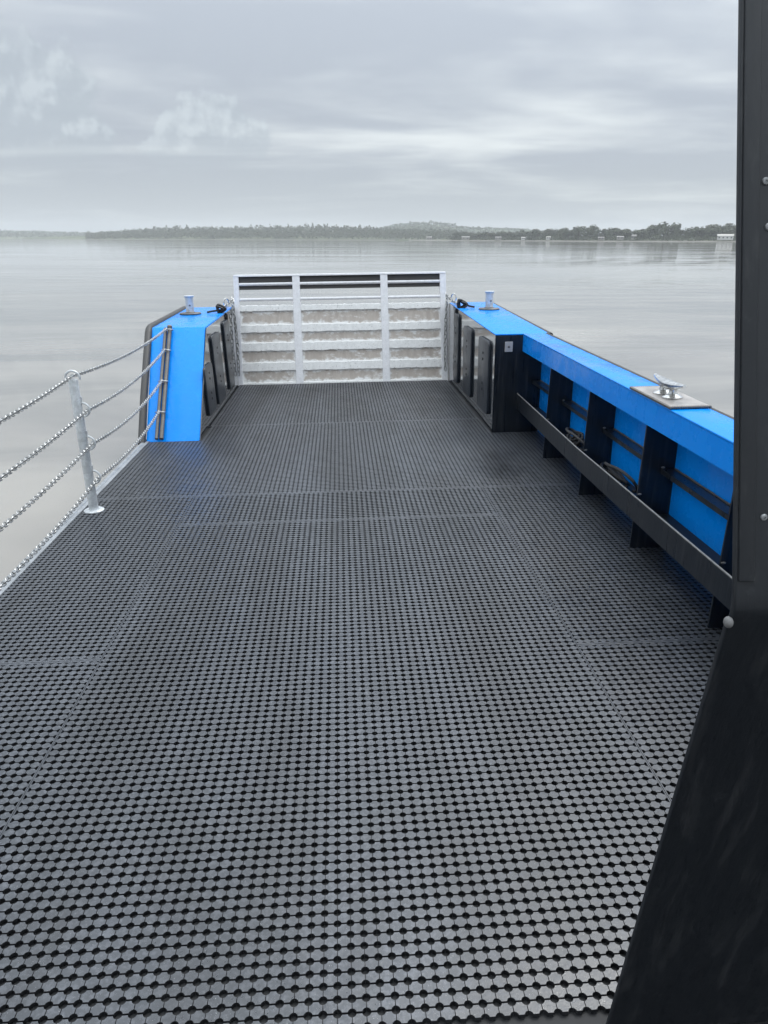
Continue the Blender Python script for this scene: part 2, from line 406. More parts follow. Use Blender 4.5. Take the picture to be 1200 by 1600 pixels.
# ------------------------------------------------------------------ rubber mats
PITCH = 0.0348
def uneven(x, y):
    return 0.0016*mnoise.noise(Vector((x*1.7, y*1.1, 3.1))) + 0.0007*mnoise.noise(Vector((x*6, y*5, 8.1)))
def rubber_mat(label, x0, x1, y0, y1, fine, clip=None):
    nx = max(1, round((x1-x0-0.010)/PITCH)); ny = max(1, round((y1-y0-0.010)/PITCH))
    rim = 0.011; rx = 0.0045; px = (x1-x0-2*rx)/nx; py = (y1-y0-2*rim)/ny
    hr = 0.298*PITCH; gl = 0.0018; gw = 0.00045        # hole radius, half widths of the cross and long grooves
    ns = 3 if fine else 1
    prof = []
    hx, hy = px/2, py/2
    for (sx, sy, a0) in ((1, 1, -90), (-1, 1, 0), (-1, -1, 90), (1, -1, 180)):
        # concave corner cut by the round hole at (sx*hx, sy*hy)
        cx, cy = sx*hx, sy*hy
        start = {(1, 1): (270, 180), (-1, 1): (360, 270), (-1, -1): (90, 0), (1, -1): (180, 90)}[(sx, sy)]
        for k in range(ns+1):
            a = RAD(start[0]+(start[1]-start[0])*k/ns)
            x = cx+hr*math.cos(a); y = cy+hr*math.sin(a)
            x = max(-hx+gw, min(hx-gw, x)); y = max(-hy+gl, min(hy-gl, y))
            prof.append((x, y))
    prof = np.array(prof); n = len(prof)
    ii, jj = np.meshgrid(np.arange(nx), np.arange(ny), indexing='ij')
    cx = (x0+rx+(ii.ravel()+0.5)*px); cy = (y0+rim+(jj.ravel()+0.5)*py)
    if clip:
        keep = np.array([clip(a, b_) for a, b_ in zip(cx, cy)]); cx, cy = cx[keep], cy[keep]
    N = len(cx)
    zz = np.array([uneven(a, b_) for a, b_ in zip(cx, cy)]) + rng.normal(0, 0.00018, N)
    tx = rng.normal(0, 0.009, N); ty = rng.normal(0, 0.009, N)
    top = np.empty((N, n, 3)); bev = 0.0006
    ps = prof*(1-bev/ (PITCH/2))
    top[:, :, 0] = cx[:, None]+ps[None, :, 0]; top[:, :, 1] = cy[:, None]+ps[None, :, 1]
    top[:, :, 2] = zz[:, None]+ps[None, :, 0]*tx[:, None]+ps[None, :, 1]*ty[:, None]
    bot = np.empty((N, n, 3)); bot[:, :, 0] = cx[:, None]+prof[None, :, 0]; bot[:, :, 1] = cy[:, None]+prof[None, :, 1]; bot[:, :, 2] = -0.0125
    verts = np.concatenate([top, bot], 1).reshape(-1, 3)
    basei = (np.arange(N)*2*n)[:, None]
    tops = basei+np.arange(n)[None, :]
    k = np.arange(n); k2 = (k+1) % n
    quads = np.stack([basei+k[None, :], basei+n+k[None, :], basei+n+k2[None, :], basei+k2[None, :]], -1)   # N,n,4
    loops = np.concatenate([tops.reshape(N, n), quads.reshape(N, n*4)], 1).ravel()
    sizes = np.tile(np.concatenate([[n], np.full(n, 4)]), N)
    ex_v = []; ex_l = []; ex_s = []
    def add_box(a0, a1, b0, b1, z0, z1):
        o = len(verts)+len(ex_v)
        ex_v.extend([(a0, b0, z0), (a1, b0, z0), (a1, b1, z0), (a0, b1, z0), (a0, b0, z1), (a1, b0, z1), (a1, b1, z1), (a0, b1, z1)])
        for q in ((4, 5, 6, 7), (0, 1, 5, 4), (1, 2, 6, 5), (2, 3, 7, 6), (3, 0, 4, 7)):
            ex_l.extend([o+t for t in q]); ex_s.append(4)
    gap = 0.0011
    segs = 24
    xs = np.linspace(x0+gap, x1-gap, segs+1); ys = np.linspace(y0+gap, y1-gap, segs+1)
    for a, b_ in zip(xs, xs[1:]):
        for yy0, yy1 in ((y0+gap, y0+rim+gl-0.0001), (y1-rim-gl+0.0001, y1-gap)):
            if yy0 < 1.15: continue
            if clip is None or clip((a+b_)/2, (yy0+yy1)/2): add_box(a, b_, yy0, yy1, -0.0125, uneven(a, yy0)+0.0003)
    for a, b_ in zip(ys, ys[1:]):
        for xx0, xx1 in ((x0+gap, x0+rx+gw-0.0001), (x1-rx-gw+0.0001, x1-gap)):
            if clip is None or clip((xx0+xx1)/2, (a+b_)/2): add_box(xx0, xx1, a, b_, -0.0125, uneven(xx0, a)+0.0001)
    verts = np.concatenate([verts, np.array(ex_v)]); loops = np.concatenate([loops, ex_l]).astype(np.int32); sizes = np.concatenate([sizes, ex_s]).astype(np.int32)
    loc = Vector(((x0+x1)/2, (y0+y1)/2, -0.0125))
    verts = verts - np.array(loc)
    # pads may be concave polygons: fine for Cycles' triangulation
    me = bpy.data.meshes.new('rubber_mat')
    me.vertices.add(len(verts)); me.vertices.foreach_set('co', verts.astype(np.float32).ravel())
    me.loops.add(len(loops)); me.loops.foreach_set('vertex_index', loops)
    me.polygons.add(len(sizes)); st = np.concatenate([[0], np.cumsum(sizes)[:-1]]).astype(np.int32)
    me.polygons.foreach_set('loop_start', st)
    me.update(calc_edges=True); me.validate(); me.shade_flat()
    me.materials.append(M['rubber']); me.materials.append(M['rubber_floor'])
    mi = np.where(np.concatenate([np.tile(np.concatenate([[0], np.ones(n)]), N), np.zeros(len(ex_s))]) > 0, 1, 0).astype(np.int32)  # pad sides near-black: shade inside the holes put into the colour
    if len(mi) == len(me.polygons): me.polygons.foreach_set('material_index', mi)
    o = bpy.data.objects.new('rubber_mat', me); COL.objects.link(o); o.location = loc
    o['label'] = label; o['category'] = 'mat'; o['group'] = 'rubber mats covering the deck'
    OFF[o] = loc; BOAT.append(o)
    return o
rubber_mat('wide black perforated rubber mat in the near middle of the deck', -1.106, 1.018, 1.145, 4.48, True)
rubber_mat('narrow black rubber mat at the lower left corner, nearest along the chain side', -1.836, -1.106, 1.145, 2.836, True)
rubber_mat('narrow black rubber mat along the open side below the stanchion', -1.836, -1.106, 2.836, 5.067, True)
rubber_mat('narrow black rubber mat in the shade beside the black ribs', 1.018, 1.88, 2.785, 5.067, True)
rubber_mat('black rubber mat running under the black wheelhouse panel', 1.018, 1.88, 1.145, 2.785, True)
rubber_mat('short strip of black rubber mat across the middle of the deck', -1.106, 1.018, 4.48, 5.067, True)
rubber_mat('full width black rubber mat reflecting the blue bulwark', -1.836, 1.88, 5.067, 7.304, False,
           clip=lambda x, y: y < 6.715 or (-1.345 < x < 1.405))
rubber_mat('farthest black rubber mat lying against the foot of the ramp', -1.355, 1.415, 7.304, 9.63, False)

# ------------------------------------------------------------------ bulwarks
def sheer(y): return 0.922+(y-6.75)*0.027
# port side: raked after face
bw = thing('bulwark', 'short blue bulwark with sloping face left of the ramp', 'bulwark', (-1.65, 8.0, 0.0))
bm = bmesh.new()
zt = 0.948
def pv(x, y, z): return bm.verts.new((x, y, z))
inn, out = -1.372, -1.93
A = [pv(out+0.06, 6.75, -0.013), pv(inn, 6.75, -0.013), pv(inn-0.012, 7.70, zt), pv(out, 7.72, zt),
     pv(inn, 9.40, sheer(9.4)), pv(inn, 9.66, sheer(9.66)), pv(out, 9.66, sheer(9.66)),
     pv(inn, 9.40, -0.013), pv(inn, 9.66, -0.013), pv(out, 9.66, -0.013)]
for q in ((0, 1, 2, 3), (3, 2, 4, 5, 6), (1, 7, 4, 2), (7, 8, 5, 4), (8, 9, 6, 5), (9, 0, 3, 6), (0, 9, 8, 7, 1)): bm.faces.new([A[i] for i in q])
bmesh.ops.recalc_face_normals(bm, faces=bm.faces)
bmesh.ops.bevel(bm, geom=[e for e in bm.edges if e.calc_face_angle(0) > 0.4], offset=0.008, segments=3, profile=0.5, affect='EDGES')
part('body', bm, 'blue', bw, True, 'bright blue painted body and sloping face')
bm = prism(bmesh.new(), [(6.775, -0.012), (9.655, -0.012), (9.655, sheer(9.655)-0.012), (7.70, zt-0.012), (7.66, zt-0.03)], 0, -1.374, -1.366)
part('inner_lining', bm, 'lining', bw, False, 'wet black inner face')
bm = tube(bmesh.new(), [(-1.905, 6.72, -0.02), (-1.93, 7.10, 0.36), (-1.955, 7.66, 0.90), (-1.958, 7.72, 0.935), (-1.962, 7.80, 0.945), (-1.975, 9.66, 0.985)], 0.036, 10)
part('fender_strip', bm, 'fender_rubber', bw, True)
def wear(parent, xa, xb, y0, y1, z0, z1, shear, name='wear_strip'):
    bm = bmesh.new(); r_ = 0.05; poly = []
    for (cx, cz, a0) in ((y1-r_, z1-r_, 0), (y0+r_, z1-r_, 90), (y0+r_, z0+r_, 180), (y1-r_, z0+r_, 270)):
        for k in range(5):
            a = RAD(a0+k*22.5); poly.append((cx+r_*math.cos(a), cz+r_*math.sin(a)))
    poly = [(y-(z-0.5)*shear, z) for y, z in poly]
    prism(bm, poly, 0, xa, xb, 0.006)
    s_ = part(name, bm, 'wear_plastic', parent, True)
    for zz in (0.30, 0.72):
        for dz_ in (0.0, 0.06):
            z_ = z0+(z1-z0)*zz+dz_; yc = (y0+y1)/2-(z_-0.5)*shear
            x_ = xb if abs(xb) < abs(xa) else xa
            s = 1 if x_ < 0 else -1
            b2 = bmesh.new(); bmesh.ops.create_cone(b2, cap_ends=True, segments=10, radius1=0.014, radius2=0.012, depth=0.006,
                matrix=Matrix.Translation((x_+s*0.002, yc, z_)) @ Matrix.Rotation(RAD(90), 4, 'Y'))
            part('bolt_head', b2, 'webbing', s_)
for y0, y1, z0, z1 in ((7.22, 7.68, 0.10, 0.60), (7.84, 8.36, 0.09, 0.84), (8.72, 9.12, 0.09, 0.90)):
    wear(bw, -1.3655, -1.344, y0, y1, z0, z1, 0.14)
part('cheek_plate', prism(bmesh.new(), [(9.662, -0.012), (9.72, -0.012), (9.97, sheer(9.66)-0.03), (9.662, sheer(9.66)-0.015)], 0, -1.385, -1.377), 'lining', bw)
# pair of bars on the sloping face that hold the chain ends
def onrake(x, s, out_=0.0):     # point on the sloping face, s = height
    return Vector((x, 6.75+s*1.003-out_*0.707, s+out_*0.707))
cp = thing('chain_post', 'pair of dark steel bars on the blue sloping face holding the chains', 'post', (-1.735, 6.75, 0))
part('post_bar', tube(bmesh.new(), [onrake(-1.722, 0.005, 0.022), onrake(-1.735, 0.93, 0.022)], 0.020, 10), 'dark_steel', cp, True)
part('post_bar', tube(bmesh.new(), [onrake(-1.768, 0.005, 0.022), onrake(-1.778, 0.93, 0.022)], 0.016, 10), 'dark_steel', cp, True)
CH_Z = (0.919, 0.737, 0.473, 0.221)
for z in CH_Z:
    bm = bmesh.new(); c0 = onrake(-1.75, z-0.01, 0.03)
    path = [c0+Vector((0.045*math.cos(a)*1.1, -0.026*math.sin(a)-0.004, 0.012*math.sin(a))) for a in np.linspace(0, 2*math.pi, 15)[:-1]]
    tube(bm, path, 0.006, 6, closed=True); part('shackle', bm, 'polished', cp, True)
part('post_cap', lathe(bmesh.new(), [(0.022, -0.01), (0.026, 0.0), (0.026, 0.016), (0.016, 0.026)], onrake(-1.737, 0.935, 0.022), 14), 'dark_steel', cp, True)

# starboard forward box
bs = thing('bulwark', 'black sided bulwark with blue top right of the ramp', 'bulwark', (1.68, 8.2, 0.0))
bm = bmesh.new()
x0, x1 = 1.436, 1.93
F = [(x0, 6.755), (x0, 9.20), (x0, 9.66), (1.97, 9.66), (x1, 6.755)]
lo = [bm.verts.new((x, y, -0.013)) for x, y in F]; hi = [bm.verts.new((x, y, sheer(y)-0.008)) for x, y in F]
bm.faces.new(lo); bm.faces.new(hi)
for i in range(5): bm.faces.new((lo[i], lo[(i+1) % 5], hi[(i+1) % 5], hi[i]))
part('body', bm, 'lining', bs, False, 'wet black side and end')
bm = bmesh.new()
F2 = [(x0-0.004, 6.747), (x0-0.004, 9.20), (x0-0.004, 9.668), (1.975, 9.668), (x1+0.004, 6.747)]
lo = [bm.verts.new((x, y, sheer(y)-0.012)) for x, y in F2]; hi = [bm.verts.new((x, y, sheer(y))) for x, y in F2]
bm.faces.new(lo); bm.faces.new(hi)
for i in range(5): bm.faces.new((lo[i], lo[(i+1) % 5], hi[(i+1) % 5], hi[i]))
bmesh.ops.recalc_face_normals(bm, faces=bm.faces)
bmesh.ops.bevel(bm, geom=[e for e in bm.edges if e.calc_face_angle(0) > 0.4], offset=0.004, segments=2, profile=0.5, affect='EDGES')
part('cap', bm, 'blue', bs, True, 'wet blue top plate')
part('end_plate', B(1.440, 1.915, 6.749, 6.7535, -0.012, 0.905), 'black_paint', bs)
for y0, y1, z0, z1 in ((6.93, 7.46, 0.12, 0.83), (7.90, 8.40, 0.10, 0.84), (8.80, 9.12, 0.10, 0.92)):
    wear(bs, 1.4355, 1.412, y0, y1, z0, z1, -0.02)
part('fender_strip', tube(bmesh.new(), [(1.955, 6.76, 0.90), (1.985, 9.66, 0.975)], 0.026, 10), 'fender_rubber', bs, True)
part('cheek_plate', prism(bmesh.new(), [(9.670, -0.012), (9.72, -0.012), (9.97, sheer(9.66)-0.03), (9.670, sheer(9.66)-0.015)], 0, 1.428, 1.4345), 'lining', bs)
so = thing('socket_plate', 'small grey square plate with a screw on the black bulwark end', 'plate', (1.563, 6.747, 0.805))
part('plate', B(1.526, 1.600, 6.738, 6.7485, 0.758, 0.851, 0.003), 'plastic_grey', so)
part('screw', lathe(bmesh.new(), [(0.011, 0.0), (0.011, -0.004), (0.007, -0.007)], (1.563, 6.7385, 0.806), 12, 'y'), 'dark_steel', so, True)

# starboard side: blue plating, black ribs, rail and shelf
sb = thing('side_bulwark', 'long blue right hand bulwark with black ribs and shelf', 'bulwark', (1.80, 4.0, 0.0))
def csheer(y): return 0.879+(y-2.957)*0.0113
YA = 0.85
def strip(x0_, x1_, f0, f1, y0=YA, y1=6.746, bev=0.0, n=1):
    bm = bmesh.new()
    vs = []
    for y in (y0, y1):
        vs.append([bm.verts.new(q) for q in ((x0_, y, f0(y)), (x1_, y, f0(y)), (x1_, y, f1(y)), (x0_, y, f1(y)))])
    a, c_ = vs
    bm.faces.new(a); bm.faces.new(c_[::-1])
    for i in range(4): bm.faces.new((a[i], a[(i+1) % 4], c_[(i+1) % 4], c_[i]))
    if bev:
        bmesh.ops.recalc_face_normals(bm, faces=bm.faces)
        bmesh.ops.bevel(bm, geom=[e for e in bm.edges if e.calc_face_angle(0) > 0.4], offset=bev, segments=2, profile=0.5, affect='EDGES')
    return bm
part('cap', strip(1.692, 1.905, lambda y: csheer(y)-0.012, csheer, bev=0.005), 'blue', sb, True, 'wet blue top plate')
part('fascia', strip(1.695, 1.707, lambda y: 0.735+(y-2.9)*0.007, lambda y: csheer(y)-0.0125), 'blue', sb)
part('hull_plate', strip(1.885, 1.897, lambda y: -0.05, lambda y: csheer(y)-0.013), 'blue', sb)
part('rub_strip', tube(bmesh.new(), [(1.916, YA, csheer(YA)-0.015), (1.918, 6.74, csheer(6.74)-0.010)], 0.016, 8), 'fender_rubber', sb, True)
RIBS = (5.78, 4.815, 3.85, 2.885, 1.92)
for y in RIBS:
    part('rib', prism(bmesh.new(), [(1.672, -0.0135), (1.8845, -0.0135), (1.8845, csheer(y)-0.0135), (1.7085, csheer(y)-0.0135), (1.7085, 0.7335+(y-2.9)*0.007), (1.6935, 0.7335+(y-2.9)*0.007)], 1, y-0.005, y+0.005), 'black_paint', sb)
def rz(y): return 0.0 if y < 4.9 else (y-4.9)*0.022
# the rail is cut between ribs so that nothing overlaps
ys = [YA]+sorted(RIBS)+[6.746]
part('rail', strip(1.662, 1.671, lambda y: 0.182+rz(y)+max(0, 0), lambda y: 0.322+rz(y), YA, 4.9), 'black_paint', sb)
part('rail', strip(1.662, 1.671, lambda y: 0.182+rz(y), lambda y: 0.322+rz(y), 4.9, 6.745), 'black_paint', sb)
part('rail_edge', tube(bmesh.new(), [(1.6665, y, 0.324+rz(y)) for y in (YA, 4.9, 6.745)], 0.0052, 6), 'worn_edge', sb, True)
for a, b_ in zip(ys, ys[1:]):
    part('shelf', B(1.6725, 1.8835, a+0.006, b_-0.006, 0.196+rz(a), 0.206+rz(a)), 'black_panel', sb)
    bm = bmesh.new()
    box(bm, 1.812, 1.8835, a+0.006, b_-0.006, 0.476, 0.484)
    box(bm, 1.806, 1.8118, a+0.006, b_-0.006, 0.455, 0.484)
    part('stringer', bm, 'black_paint', sb)
    part('weld_bead', tube(bmesh.new(), [(1.879+random.uniform(-.001, .001), y, 0.488) for y in np.linspace(a+0.02, b_-0.02, 30)], 0.004, 5, rs=[0.0035+random.uniform(0, 0.003) for _ in range(30)]), 'dark_steel', sb, True)
for y in RIBS:
    for (x, z) in ((1.815, 0.492), (1.695, 0.335)):
        bm = bmesh.new(); bmesh.ops.create_icosphere(bm, subdivisions=1, radius=0.008, matrix=Matrix.Translation((x, y-0.008, z)) @ Matrix.Diagonal((1.6, 0.8, 0.8, 1)))
        part('weld_bead', bm, 'worn_edge', sb, True)

# ropes lying in the shelf
def coil(name, label, cx, cy, cz, n, rx, ry, r_, seed):
    rr_ = random.Random(seed); pts = []
    for i in range(n*18):
        a = 2*math.pi*i/18; q = i/(n*18)
        sx = rx*(0.65+0.4*rr_.random()*0.3+0.25*math.sin(q*9)); sy = ry*(0.75+0.3*math.sin(q*7+1))
        pts.append((cx+sx*math.cos(a)+0.01*math.sin(5*q), cy+sy*math.sin(a)+0.10*math.sin(q*5), cz+r_+0.075*q*(1+math.sin(a*0.5+q*11))+0.05*max(0, math.sin(a+q*4))*q))
    # smooth
    pts = [Vector(p) for p in pts]
    pts = [(pts[max(0, i-1)]+pts[i]*2+pts[min(len(pts)-1, i+1)])/4 for i in range(len(pts))]
    return single(name, tube(bmesh.new(), pts, r_, 7), 'rope', (cx, cy, cz), label, 'rope', smooth=True)
coil('rope_coil', 'tangled dark rope piled on the shelf between the second and third ribs', 1.772, 5.28, 0.216, 6, 0.075, 0.20, 0.011, 3)
coil('rope_coil', 'low dark rope lying on the shelf under the cleat', 1.775, 4.42, 0.208, 4, 0.07, 0.24, 0.010, 9)

# ------------------------------------------------------------------ cleat on its doubler plate
cl = thing('cleat', 'polished horn cleat on a studded plate on the blue bulwark', 'cleat', (1.79, 3.85, csheer(3.85)))
zb = csheer(3.85)
def follow(v): return Vector((v.x, v.y, v.z+(v.y-3.85)*0.0113))
part('doubler_plate', B(1.692, 1.902, 3.585, 4.115, zb+0.001, zb+0.016, 0.003, fn=follow), 'plate_worn', cl)
bm = bmesh.new()
per = []
for k in range(46): per.append((1.690, 3.585+k*0.53/45))
for k in range(18): per.append((1.690+k*0.212/17, 3.583))
for k in range(18): per.append((1.690+k*0.212/17, 4.117))
for x, y in per:
    bmesh.ops.create_icosphere(bm, subdivisions=1, radius=0.0095, matrix=Matrix.Translation((x+random.uniform(-.001, .001), y, zb+0.010+(y-3.85)*0.0113)))
part('weld_bead', bm, 'dark_steel', cl, True)
zf = zb+0.017
for yc in (3.785, 3.905):
    bm = lathe(bmesh.new(), [(0.050, 0.0), (0.050, 0.006), (0.040, 0.012), (0.022, 0.022), (0.018, 0.038), (0.020, 0.052), (0.023, 0.060)], (0, 0, 0), 18)
    for v in bm.verts: v.co = Vector((1.79+v.co.x*1.15, yc+v.co.y*0.85, zf+v.co.z))
    part('foot', bm, 'polished', cl, True)
bm = bmesh.new()
hy = np.linspace(-0.185, 0.185, 17)
prs = [0.008+0.018*(1-(abs(y)/0.185)**1.6) for y in hy]
tube(bm, [(1.79, 3.845+y, zf+0.062+0.022*(abs(y)/0.185)**1.8) for y in hy], 0.015, 10, rs=prs)
for v in bm.verts: v.co.x = 1.79+(v.co.x-1.79)*1.35
part('horn_bar', bm, 'polished', cl, True)

# ------------------------------------------------------------------ bollards
def bollard(x, y, label):
    z = sheer(y) if x > 0 else zt+(y-7.7)*0.0287
    t = thing('bollard', label, 'bollard', (x, y, z), 'bollards on the two bulwarks')
    part('base_flange', lathe(bmesh.new(), [(0.125, 0.001), (0.125, 0.010), (0.118, 0.016), (0.060, 0.018), (0.056, 0.024), (0.047, 0.026)], (x, y, z), 32), 'dark_steel', t, True)
    part('post', lathe(bmesh.new(), [(0.046, 0.020), (0.046, 0.196)], (x, y, z), 24), 'galvanised', t, True)
    part('cap_ring', lathe(bmesh.new(), [(0.046, 0.190), (0.058, 0.197), (0.059, 0.206), (0.052, 0.209), (0.040, 0.206), (0.038, 0.198)], (x, y, z), 24), 'galvanised', t, True)
    part('pin_hole', lathe(bmesh.new(), [(0.010, 0.0), (0.010, -0.006), (0.006, -0.009)], (x+0.01, y-0.043, z+0.10), 10, 'y'), 'dark_steel', t, True)
bollard(-1.754, 8.89, 'galvanised bollard standing on the left blue bulwark')
bollard(1.779, 8.79, 'galvanised bollard standing on the right blue bulwark')

# ------------------------------------------------------------------ bow ramp
rp = thing('bow_ramp', 'raised white scuffed metal bow ramp with four posts', 'ramp', (0.03, 9.645, 0))
def rk(v): return Vector((v.x, v.y+0.27*v.z, v.z))
Y0 = 9.640
POSTS = ((-1.375, -1.308), (-0.608, -0.510), (0.552, 0.648), (1.345, 1.4265))
for a, b_ in POSTS: part('post', B(a, b_, Y0, Y0+0.075, -0.012, 1.349, 0.005, fn=rk), 'aluminium', rp)
part('top_bar', B(-1.375, 1.425, Y0-0.004, Y0+0.08, 1.3495, 1.373, 0.004, fn=rk), 'aluminium', rp)
RUNG = ((0.918, 0.990), (0.653, 0.749), (0.419, 0.524), (0.167, 0.273), (-0.012, 0.020))
def ragged(x0_, x1_, y0_, y1_, z0_, z1_, seed):
    bm = bmesh.new(); n = max(2, int((x1_-x0_)/0.03)); R_ = random.Random(seed)
    ringsv = []
    for i in range(n+1):
        x = x0_+(x1_-x0_)*i/n
        a = z0_+R_.uniform(-0.005, 0.005); c_ = z1_+R_.uniform(-0.006, 0.004); dd = R_.uniform(-0.002, 0.002)
        ringsv.append([bm.verts.new(rk(Vector(q))) for q in ((x, y0_+0.004, a), (x, y0_+dd, a+0.004), (x, y0_+dd, c_-0.004), (x, y0_+0.004, c_), (x, y1_, c_), (x, y1_, a))])
    for A_, C_ in zip(ringsv, ringsv[1:]):
        for k in range(6): bm.faces.new((A_[k], A_[(k+1) % 6], C_[(k+1) % 6], C_[k]))
    bm.faces.new(ringsv[0]); bm.faces.new(ringsv[-1][::-1])
    return bm
cols = list(zip(POSTS, POSTS[1:]))
for ci, (pa, pb) in enumerate(cols):
    xa, xb = pa[1]+0.0005, pb[0]-0.0005
    for ri, (z0, z1) in enumerate(RUNG):
        part('rung', ragged(xa, xb, Y0+0.006, Y0+0.055, z0, z1, ci*10+ri), 'rung_metal', rp)
    for (zl, _), (_, zh) in zip(RUNG[:-1], RUNG[1:]):
        bm = bmesh.new(); nx_, nz_ = 8, 4; grid = []
        zlo, zhi = zh-0.02, zl+0.02
        uvl = bm.loops.layers.uv.new('UVMap')
        info = {}
        xsn = [xa, xa+0.03, xa+0.06, (xa+xb)/2, xb-0.06, xb-0.03, xb]; zsn = [zlo, zlo+0.03, zlo+0.06, zhi-0.06, zhi-0.03, zhi]
        fr = [[bm.verts.new(rk(Vector((x, Y0+0.036, z)))) for z in zsn] for x in xsn]
        bk = [[bm.verts.new(rk(Vector((x, Y0+0.044, z)))) for z in zsn] for x in xsn]
        for i, x in enumerate(xsn):
            for j, z in enumerate(zsn):
                d = (min(x-xa, xb-x), min(z-zh, zl-z)); info[fr[i][j]] = d; info[bk[i][j]] = d
        for gr in (fr, bk):
            for i in range(len(xsn)-1):
                for j in range(len(zsn)-1):
                    f_ = bm.faces.new((gr[i][j], gr[i+1][j], gr[i+1][j+1], gr[i][j+1]))
                    for lp in f_.loops: lp[uvl].uv = info[lp.vert]
        part('panel', bm, 'ramp_plate', rp)
    # open top bay: rubber board with a rail in front, then a single rail
    part('rubber_board', B(xa, xb, Y0+0.045, Y0+0.07, 1.185, 1.349, fn=rk), 'fender_rubber', rp)
    for z, r_ in ((1.253, 0.020), (1.062, 0.021)):
        part('rail_pipe', tube(bmesh.new(), [(x, Y0+0.022+0.27*z, z) for x in (xa, xb)], r_, 10), 'aluminium', rp, True)
# hinge pins at the post feet hidden by the mat: left out

# chains that hold the ramp, shackles and lashings
def ramp_chain(x, lab, sgn):
    pts = [(x+sgn*0.075, 9.22, sheer(9.2)+0.03), (x+sgn*0.045, 9.40, sheer(9.4)+0.045), (x+sgn*0.02, 9.60, 1.075), (x+sgn*0.012, 9.72, 1.10), (x+sgn*0.004, 9.66, 1.06), (x, 9.60, 1.00), (x-sgn*0.012, 9.575, 0.85), (x-sgn*0.02, 9.572, 0.5), (x-sgn*0.008, 9.572, 0.14)]
    c_ = single('ramp_chain', chain_bm(pts, 0.052, 0.0125, 0.044, 0.35, 16, 7), 'chain_steel', (x, 9.6, 0.14), lab, 'chain', 'chains holding the ramp', smooth=True)
ramp_chain(-1.352, 'steel chain hanging down the left post of the ramp', -1)
ramp_chain(1.388, 'steel chain hanging down the right post of the ramp', 1)
def shackle(pos, name, lab, rot):
    t = thing(name, lab, 'shackle', pos)
    R3 = Matrix.Translation(pos) @ Matrix.Rotation(rot, 4, 'Z')
    path = [R3 @ Vector((0.034*math.cos(a), 0, 0.05*math.sin(a))) for a in np.linspace(-0.35*math.pi, 1.35*math.pi, 15)]
    part('bow', tube(bmesh.new(), path, 0.008, 7), 'polished', t, True)
    part('pin', tube(bmesh.new(), [R3 @ Vector((-0.03, 0, -0.043)), R3 @ Vector((0.03, 0, -0.043))], 0.009, 8), 'galvanised', t, True)
shackle((-1.405, 9.42, sheer(9.4)+0.075), 'shackle', 'bright shackle at the left corner of the ramp', 0.6)
shackle((1.445, 9.40, sheer(9.4)+0.085), 'shackle', 'bright shackle at the right corner of the ramp', -0.5)
def lashing(pts, r_, name, lab, seed):
    R_ = random.Random(seed); bm = bmesh.new(); P_ = [Vector(p) for p in pts]; out_ = []
    for i in range(len(P_)-1):
        a, b_ = P_[max(0, i-1)], P_[i]; c_, d = P_[i+1], P_[min(len(P_)-1, i+2)]
        for k in range(6):
            t = k/6; out_.append(0.5*((2*b_)+(c_-a)*t+(2*a-5*b_+4*c_-d)*t*t+(3*b_-a-3*c_+d)*t**3))
    out_.append(P_[-1]); tube(bm, out_, r_, 7)
    return single(name, bm, 'webbing', pts[0], lab, 'rope', smooth=True)
zl_ = sheer(9.0)
def knot(cx, cy, cz, sgn, lab, seed):
    R_ = random.Random(seed)
    pts = [(cx+sgn*0.15, cy-0.05, cz+0.012), (cx+sgn*0.10, cy-0.02, cz+0.02)]
    for k in range(15):
        a = k*2.1
        pts.append((cx+0.055*math.cos(a)+R_.uniform(-.012, .012), cy+0.05*math.sin(a*0.7)+R_.uniform(-.02, .02), cz+0.045+0.045*math.sin(a)+R_.uniform(-.012, .012)))
    pts += [(cx-sgn*0.055, cy+0.05, cz-0.02), (cx-sgn*0.058, cy+0.04, cz-0.09)]
    return lashing(pts, 0.012, 'lashing_rope', lab, seed)
knot(-1.415, 8.98, sheer(9.0), -1, 'black lashing knotted at the corner of the left bulwark beside the ramp', 4)
knot(1.485, 9.02, sheer(9.0), 1, 'black lashing bunched at the corner of the right bulwark beside the ramp', 8)

# ------------------------------------------------------------------ stanchions and side chains
def stanchion(y, label):
    x = -1.752
    t = thing('stanchion', label, 'stanchion', (x, y, 0))
    part('base_flange', lathe(bmesh.new(), [(0.068, 0.001), (0.068, 0.008), (0.062, 0.012), (0.036, 0.013), (0.034, 0.020)], (x, y, 0), 28), 'galvanised', t, True)
    part('tube', lathe(bmesh.new(), [(0.032, 0.004), (0.031, 0.5), (0.031, 0.905), (0.027, 0.914)], (x, y, 0), 22), 'galvanised', t, True)
    def ring(c_, r_, a0, a1, ux, uz):
        path = [Vector(c_)+Vector(ux)*(r_*math.cos(a))+Vector(uz)*(r_*math.sin(a)) for a in np.linspace(a0, a1, 15)]
        return tube(bmesh.new(), path, 0.0075, 7)
    part('chain_ring', ring((x, y, 0.922), 0.046, -0.2, math.pi+0.2, (1, 0, 0), (0, 0, 1)), 'galvanised', t, True)
    for z in (0.712, 0.485, 0.245):
        o_ = part('chain_ring', ring((x+0.030, y, z), 0.046, -0.60*math.pi, 0.60*math.pi, (1, 0, 0), (0, 0, 1)), 'galvanised', t, True)
        bm = bmesh.new(); tube(bm, [(x+0.033, y, z+0.085), (x+0.031, y, z+0.045)], 0.007, 7); part('ring_tail', bm, 'galvanised', o_, True)
    return t
stanchion(4.82, 'galvanised stanchion with four rings carrying the side chains')
stanchion(2.02, 'galvanised stanchion beside the nearest mat, carrying the chain ends')
RZ = (0.935, 0.708, 0.482, 0.236)
